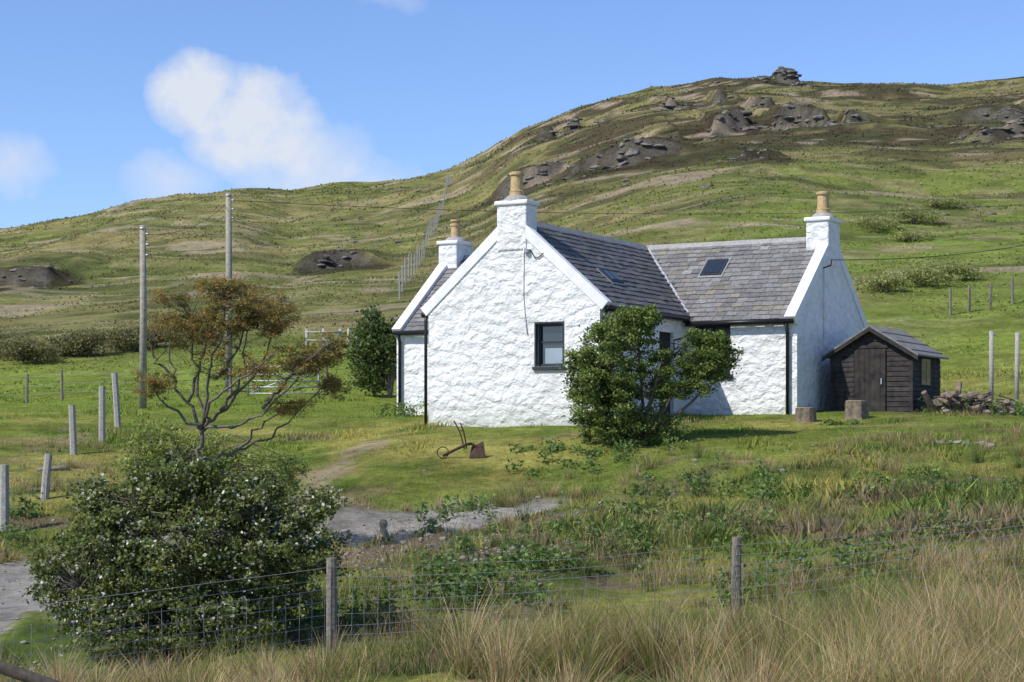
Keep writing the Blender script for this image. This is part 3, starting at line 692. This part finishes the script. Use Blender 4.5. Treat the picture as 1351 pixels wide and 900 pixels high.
for tag,sg in (('left',-1),('right',1)):
    e0=sw/2+sg*(sw/2+.2);pr=[(sw/2,ap+.005),(e0,ev-.2*s_+.005),(e0,ev-.2*s_+.05),(sw/2,ap+.055)]
    extr('roof_'+tag,pr,'v',-.18,sl_+.15,M_felt,shed)
    pr=[(sw/2,ap-.1),(e0,ev-.2*s_-.1),(e0,ev-.2*s_+.0),(sw/2,ap+.0)];extr('bargeboard_'+tag,pr,'v',-.2,-.17,M_timber,shed)
    for q in (.25,.55,.85): 
        e1=sw/2+sg*(sw/2+.2)*q;ez=ap+.055-(ap-ev+.2*s_+.005)*q;box('felt_lap',e1-.02,e1+.02,-.18,sl_+.15,ez-.02,ez+.012,M_felt,shed)
# ------------------------------------------------------------------ rocks
def ico(sub):
    bm=bmesh.new();bmesh.ops.create_icosphere(bm,subdivisions=sub,radius=1)
    v=np.array([q.co[:] for q in bm.verts]);f=np.array([[w.index for w in q.verts] for q in bm.faces]);bm.free();return v,f
ICO={s:ico(s) for s in (1,2,3)}
def rock_geo(c,r,seed,sub=3):
    v,f=ICO[sub];v=v.copy()
    rg=np.random.default_rng(seed)
    for _ in range(9):
        n_=rg.normal(0,1,3);n_/=np.linalg.norm(n_);dd=rg.uniform(.45,.8);p=v@n_;v=v-np.maximum(p-dd,0)[:,None]*n_
    d=1+.3*(fbm(v[:,0]*2.5+seed,v[:,1]*2.5+v[:,2]*2.9,seed,2)-.5)
    v=v*d[:,None]*np.array(r);a=rg.uniform(-.5,.5)
    v=v@np.array([[math.cos(a),-math.sin(a),0],[math.sin(a),math.cos(a),0],[0,0,1]]).T
    return v+np.array(c),f,np.zeros((len(v),3))
def rocks(name,lst,mat,sub=3):
    gs=[rock_geo(c,r,i+3,sub) for i,(c,r) in enumerate(lst)];v,f,c=merge(gs);return mk(name,v,f,mat)
L=[]
for cx,cy,ln,H in crags:
    nn=int(ln*4)
    for i in range(nn):
        x=cx+rng.normal(0,ln*.42);yc=cy+(fbm(np.array([x/6]),np.array([float(cy)]),21,2)[0]-.5)*7
        s=rng.uniform(.25,.9)*H*.24
        y=yc+rng.normal(0,.8);L.append(((x,y,g(x,y)-s*.15),(s*rng.uniform(1.,2.4),s,s*rng.uniform(.45,.8))))
rocks('rock_outcrop',L,M_rock)
L=[]
for i in range(90):
    y=rng.uniform(110,290);x=rng.uniform(-.1,.28)*y;s=rng.uniform(.12,.4);L.append(((x,y,g(x,y)),(s*1.5,s,s*.6)))
rocks('hillside_boulders',L,M_rock,2)
lp=empty('log_pile',(10.9,44.6,g(10.9,44.6)))
polys=[]
for i in range(46):
    x=rng.uniform(-.75,1.3);y=rng.uniform(-.4,.4);z=rng.uniform(.03,.5)*(1-abs(x-.1)/1.6)+.04;a=rng.uniform(-1.4,1.6);l=rng.uniform(.1,.26)
    d=np.array([math.cos(a)*l,math.sin(a)*l,rng.normal(0,.1)]);c=np.array([x,y,z]);polys.append((np.array([c-d,c+d]),rng.uniform(.03,.09)))
v,f=tubes(polys,7);mk('logs',v,f,M_logs,parent=lp)
polys=[]
for i in range(14):
    x=rng.uniform(-.7,1.4);a=rng.uniform(-.6,.6);l=rng.uniform(.25,.5);c=np.array([x,rng.uniform(-.4,.3),rng.uniform(.15,.4)]);d=np.array([math.cos(a)*l,.1,math.sin(a)*l*.5]);polys.append((np.array([c-d,c+d]),.018))
v,f=tubes(polys,5);mk('loose_sticks',v,f,M_bark,parent=lp)
L=[]
for i in range(10):
    x=11.2+rng.uniform(-.8,1.2);y=44.0+rng.uniform(-.2,.4);s=rng.uniform(.05,.1);L.append(((x,y,g(x,y)+rng.uniform(0,.1)),(s*1.3,s,s*.8)))
for i in range(12):
    x=12.4+rng.uniform(-.5,.5);y=46+rng.uniform(-.3,.3);s=rng.uniform(.1,.2);L.append(((x,y,g(x,y)+rng.uniform(0,.2)),(s*1.3,s,s)))
rocks('stone_pile',L,M_stone,2)
L=[]
for i in range(22):
    x=9.1+rng.normal(0,.4);y=37.3+rng.uniform(-.3,.3);s=rng.uniform(.03,.1);L.append(((x,y,g(x,y)+.03),(s*1.6,s,s*.6)))
rocks('rubble_heap',L,M_stone,2)
L=[]
for i in range(1300):
    x,y=(rng.normal(-1.0,1.5),rng.normal(29.0,1.2)) if i%2 else (rng.uniform(-8.5,.5),rng.uniform(22,34.5))
    if i%12==0: x,y=rng.uniform(-2,10),rng.uniform(31,38)
    s=rng.uniform(.012,.045) if rng.random()<.9 else rng.uniform(.045,.09);L.append(((x,y,g(x,y)+s*.1),(s*1.3,s,s*.7)))
rocks('scattered_stones',L,M_stone,1)
# ------------------------------------------------------------------ poles & wires
def pole(nm,x,y,top,r):
    z0=g(x,y);e=empty(nm,(x,y,z0))
    pipe('shaft',[(0,0,-.3),(.02,0,(top-z0)*.5),(0.0,0,top-z0)],[r*1.15,r,r*.85],M_pole,e)
    for dz in (.25,.55,.85): pipe('insulator',[(r*.9,-.02,top-z0-dz),(r+.1,-.02,top-z0-dz)],.035,M_metal,e)
    pipe('strap',[(0,0,top-z0-.12),(0,0,top-z0-.06)],r*.95,M_metal,e);return e
pole('utility_pole',-10.6,52,5.95,.10)
pole('utility_pole',-9.7,62,8.2,.115)
def wire(nm,a,b_,sag,r=.008,n=24):
    a=np.array(a);b_=np.array(b_);P=[]
    for t in np.linspace(0,1,n): p=a+(b_-a)*t;p[2]-=sag*4*t*(1-t);P.append(p)
    v,f=tubes([(np.array(P),r)],4);return mk(nm,v,f,M_black)
wire('overhead_wire',(-9.6,62,7.95),(40,95,13.2),1.0,.009,40)
wire('overhead_wire',(-10.5,52,5.7),(-9.8,62,7.8),.3,.008)
wire('service_wire',(8.1,46.1,4.4),(22,60,7.6),.5,.010)
# ------------------------------------------------------------------ fences
def postgeo(x,y,h,r,lean=0,ly=0):
    z=g(x,y);return (np.array([(x,y,z-.2),(x+lean*.5,y,z+h*.5),(x+lean,y+ly,z+h)]),np.array([r*1.05,r,r*.95]))
def fence(nm,pts,h,r,mat,wires,netting=None,leans=None,wr=.003,sides=7):
    e=empty(nm,(0,0,0));pol=[postgeo(p[0],p[1],(p[2] if len(p)>2 else h),r,(leans[i] if leans else rng.normal(0,.02))) for i,p in enumerate(pts)]
    v,f=tubes(pol,sides);mk('posts',v,f,mat,parent=e)
    W_=[]
    for (a,b_) in zip(pts[:-1],pts[1:]):
        n_=max(2,int(math.hypot(b_[0]-a[0],b_[1]-a[1])/.6));ts=np.linspace(0,1,n_+1)
        xs=a[0]+(b_[0]-a[0])*ts;ys=a[1]+(b_[1]-a[1])*ts;za=g(a[0],a[1]);zb=g(b_[0],b_[1]);zg=za+(zb-za)*ts
        for wv in wires: W_.append((np.stack([xs,ys-r,zg+wv-.05*wv*4*ts*(1-ts)+rng.normal(0,.006,len(ts))],-1),wr))
        if netting:
            L_=math.hypot(b_[0]-a[0],b_[1]-a[1]);k=int(L_/netting[2])
            for t in (np.arange(k)+.5)/k:
                x=a[0]+(b_[0]-a[0])*t;y=a[1]+(b_[1]-a[1])*t;z=za+(zb-za)*t
                W_.append((np.array([(x,y-r,z+netting[0]),(x+rng.normal(0,.012),y-r,z+netting[1])]),wr*.8))
    if W_:
        v,f=tubes(W_,4);mk('wires',v,f,M_wire,parent=e)
    return e
fence('wire_fence',[(-8.2,17.2,1.15),(-2.09,21.0,1.15),(2.88,23.3,1.15),(8.2,24.4,1.1),(13,25.5,1.1)],1.15,.065,M_postd,(1.05,.92,.8,.65,.5,.37,.25,.14,.05),(.05,.8,.16),[0,0,.01,0,0],.003,10)
fence('boundary_fence',[(-9.1,32.5,1.2),(-9.3,36,.9),(-10.15,42,1.15),(-9.95,44,1.35),(-10.1,46.5,1.4)],1.2,.085,M_post,(.9,.6,.3),None,[0,.1,-.05,.0,-.1],.004)
fence('field_fence',[(-24,58),(-15.8,59),(-14.4,58),(-9,58),(-6,58.5)],1.0,.05,M_postd,(.9,.6,.3),None,None,.005)
fence('field_fence',[(17.9,74),(18.8,74.5),(19.8,75),(21,76),(22.4,78),(24,80)],1.1,.06,M_postd,(.95,.6,.3),None,None,.006)
hp=[(float(np.interp(t,[0,1],[-6.2,-9.3])),float(100+190*t**1.1)) for t in np.linspace(0,1,34)]
fence('hillside_fence',hp,1.5,.05,M_post,(1.35,1.0,.6,.3),None,None,.01,5)
e=empty('clothes_post',(12.7,48,g(12.7,48)));pipe('pole',[(0,0,-.2),(0,0,2.0)],.06,M_post,e);pipe('hook',[(-.05,0,1.85),(.12,0,1.9)],.02,M_metal,e)
e=empty('clothes_post',(13.45,48.3,g(13.45,48.3)));pipe('pole',[(0,0,-.2),(.02,0,1.98)],.06,M_post,e);pipe('hook',[(-.05,0,1.83),(.12,0,1.88)],.02,M_metal,e)
gx,gyy=-8.3,57.0;gt=empty('field_gate',(gx,gyy,g(gx,gyy)))
for hz in (.2,.4,.6,.8,1.05): pipe('bar',[(0,0,hz),(2.2,.2,hz)],.02,M_metal,gt)
for xx in (0,2.2): pipe('stile',[(xx,xx*.09,.1),(xx,xx*.09,1.15)],.03,M_metal,gt)
pipe('diagonal',[(0,.02,.2),(2.2,.22,1.05)],.02,M_metal,gt)
ex,ey=-8.6,76.;en=empty('sheep_pen',(ex,ey,g(ex,ey)))
for i,xx in enumerate((0,.7,1.4,1.75,2.1)): pipe('post',[(xx,0,-.5),(xx,0,.8)],.07,M_post,en)
pipe('rail',[(0,-.1,.3),(1.4,-.1,.3)],.04,M_post,en);pipe('rail_top',[(0,-.1,.65),(1.4,-.1,.65)],.04,M_post,en)
st=empty('fence_strainer_post',(-5.1,14,g(-5.1,14)));pipe('post',[(0,0,-.2),(0,0,1.7)],.11,M_postd,st)
pipe('brace',[(0,0,1.6),(4.3,.2,.02)],.05,simple('dark_wood',(.08,.065,.05),.9,20,.5,.01),st)
# ------------------------------------------------------------------ small things
def stump(x,y,r,h,mat=M_wood):
    e=empty('tree_stump',(x,y,g(x,y)))
    prof=[(r*1.15,-.1),(r*1.05,.05),(r,.2),(r*.98,h)]
    o=lathe('bark',prof,(0,0,0),M_logs,e,14)
    for q in o.data.vertices:
        t=math.atan2(q.co.y,q.co.x);k=1+.08*math.sin(5*t+x)+.05*math.sin(9*t);q.co.x*=k;q.co.y*=k
    lathe('cut_face',[(r*.9,h+.002),(r*.88,h+.012)],(0,0,0),mat,e,14)
stump(6.9,42.6,.24,.32);stump(8.15,42.9,.27,.42)
sx,sy=-2.2,31.;e=empty('garden_statue',(sx,sy,g(sx,sy)))
lathe('body',[(.09,0),(.11,.05),(.115,.12),(.09,.22),(.055,.29),(.05,.33)],(0,0,0),M_wood,e,16)
lathe('head',[(.03,.31),(.065,.34),(.075,.39),(.055,.44),(.015,.465)],(0,0,0),M_wood,e,16)
pipe('beak',[(0,-.06,.39),(0,-.12,.375)],[.02,.004],M_stone,e)
lathe('plinth',[(.14,-.05),(.14,.02),(.1,.03)],(0,0,-.01),M_stone,e,14)
sx,sy=-1.0,38.0;e=empty('rusty_plough',(sx,sy,g(sx,sy)))
pipe('beam',curve([(-.45,0,.05),(-.1,0,.22),(.15,0,.3),(.38,0,.12)]),.03,M_rust,e)
pipe('handle',curve([(.0,.05,.2),(-.1,.1,.55),(-.22,.12,.78)]),.015,M_rust,e)
pipe('handle_second',curve([(.05,-.05,.2),(.0,-.1,.5),(-.08,-.12,.74)]),.015,M_rust,e)
pipe('cross_rod',[(-.12,.1,.6),(.0,-.1,.55)],.012,M_rust,e)
mk('share',[(.1,-.06,.0),(.45,-.1,.02),(.4,0,.36),(.15,.05,.24),(.12,.02,.0),(.42,.0,.02)],[(0,1,2,3),(0,4,5,1),(4,3,2,5),(1,5,2),(0,3,4)],M_rust,parent=e)
pipe('wheel',[(-.45+.12*math.cos(t),0,.12+.12*math.sin(t)) for t in np.linspace(0,2*math.pi,14)],.012,M_rust,e)
for i,(x,y,a) in enumerate(((-10.0,39.5,.2),(-9.6,36.9,-.5))):
    e=empty('fallen_log',(x,y,g(x,y)+.02));pipe('log',[(-.35*math.cos(a),-.35*math.sin(a),0),(0,.03,.03),(.35*math.cos(a),.35*math.sin(a),.02)],.05,M_postd,e)
# ------------------------------------------------------------------ light, sky
sd=Vector((-.80,-.50,0)).normalized();EL=R(47)
sdir=Vector((sd.x*math.cos(EL),sd.y*math.cos(EL),math.sin(EL)))
sun=bpy.data.lights.new('sun','SUN');sun.energy=5.0;sun.angle=R(.53);sun.color=(1,.955,.88)
so=bpy.data.objects.new('sun',sun);scene.collection.objects.link(so);so.rotation_euler=sdir.to_track_quat('Z','Y').to_euler()
w=bpy.data.worlds.new('World');scene.world=w;w.use_nodes=True;nt=w.node_tree
for n_ in list(nt.nodes): nt.nodes.remove(n_)
out=nt.nodes.new('ShaderNodeOutputWorld')
sk=nt.nodes.new('ShaderNodeTexSky');sk.sky_type='NISHITA';sk.sun_disc=False;sk.sun_elevation=EL;sk.sun_rotation=math.atan2(sd.x,sd.y)%(2*math.pi)
sk.air_density=1.0;sk.dust_density=.4;sk.ozone_density=2.5;sk.altitude=500
bg=nt.nodes.new('ShaderNodeBackground');bg.inputs[1].default_value=.13
nt.links.new(rgbmix(nt,'MULTIPLY',1.0,sk.outputs[0],(.95,1.07,1.36)),bg.inputs[0])
tc=nt.nodes.new('ShaderNodeTexCoord');sp=nt.nodes.new('ShaderNodeSeparateXYZ');nt.links.new(tc.outputs['Generated'],sp.inputs[0])
def mth(op,a,b_=None,c=None,clamp=False):
    n_=nt.nodes.new('ShaderNodeMath');n_.operation=op;n_.use_clamp=clamp
    for i,v in enumerate((a,b_,c)):
        if v is None: continue
        if hasattr(v,'is_output'): nt.links.new(v,n_.inputs[i])
        else: n_.inputs[i].default_value=v
    return n_.outputs[0]
yc=mth('MAXIMUM',sp.outputs[1],.01);ax=mth('DIVIDE',sp.outputs[0],yc);az=mth('DIVIDE',sp.outputs[2],yc)
nz=noise(nt,26,8,.6,tc.outputs['Generated']);nz2=noise(nt,48,8,.62,tc.outputs['Generated'])
sn=nt.nodes.new('ShaderNodeSeparateColor');nt.links.new(nz.outputs['Color'],sn.inputs[0])
ax=mth('MULTIPLY_ADD',mth('SUBTRACT',sn.outputs[0],.5),.034,ax);az=mth('MULTIPLY_ADD',mth('SUBTRACT',sn.outputs[1],.5),.034,az)
tot=None
for cx,cz,rx,rz,s in ((-.174,.186,.032,.024,.95),(-.146,.178,.036,.026,1.),(-.138,.162,.042,.030,.9),(-.115,.147,.046,.028,.65),(-.086,.136,.042,.018,.48),(-.188,.138,.032,.018,.4),(-.279,.147,.028,.02,.42),(-.067,.240,.02,.008,.18)):
    dx=mth('DIVIDE',mth('SUBTRACT',ax,cx),rx);dz=mth('DIVIDE',mth('SUBTRACT',az,cz),rz)
    m=mth('MULTIPLY',mth('SUBTRACT',1.0,mth('ADD',mth('MULTIPLY',dx,dx),mth('MULTIPLY',dz,dz)),clamp=True),s*1.15)
    tot=m if tot is None else mth('MAXIMUM',tot,m)
mask=mth('MULTIPLY',tot,mth('MULTIPLY_ADD',nz2.outputs[0],1.9,.1),clamp=True)
mask=mth('MULTIPLY',mask,.9)
bc=nt.nodes.new('ShaderNodeBackground');bc.inputs[0].default_value=(.84,.88,.96,1);bc.inputs[1].default_value=.92
mx=nt.nodes.new('ShaderNodeMixShader');nt.links.new(mask,mx.inputs[0]);nt.links.new(bg.outputs[0],mx.inputs[1]);nt.links.new(bc.outputs[0],mx.inputs[2]);nt.links.new(mx.outputs[0],out.inputs[0])
scene.view_settings.view_transform='Standard';scene.view_settings.look='None';scene.view_settings.exposure=0
# ------------------------------------------------------------------ camera
cam=bpy.data.cameras.new('camera');co=bpy.data.objects.new('camera',cam);scene.collection.objects.link(co)
co.location=(0,0,0);co.rotation_euler=(R(90),0,0);cam.lens=63.7;cam.sensor_width=36;cam.shift_y=.0896;cam.clip_start=.1;cam.clip_end=4000
scene.camera=co
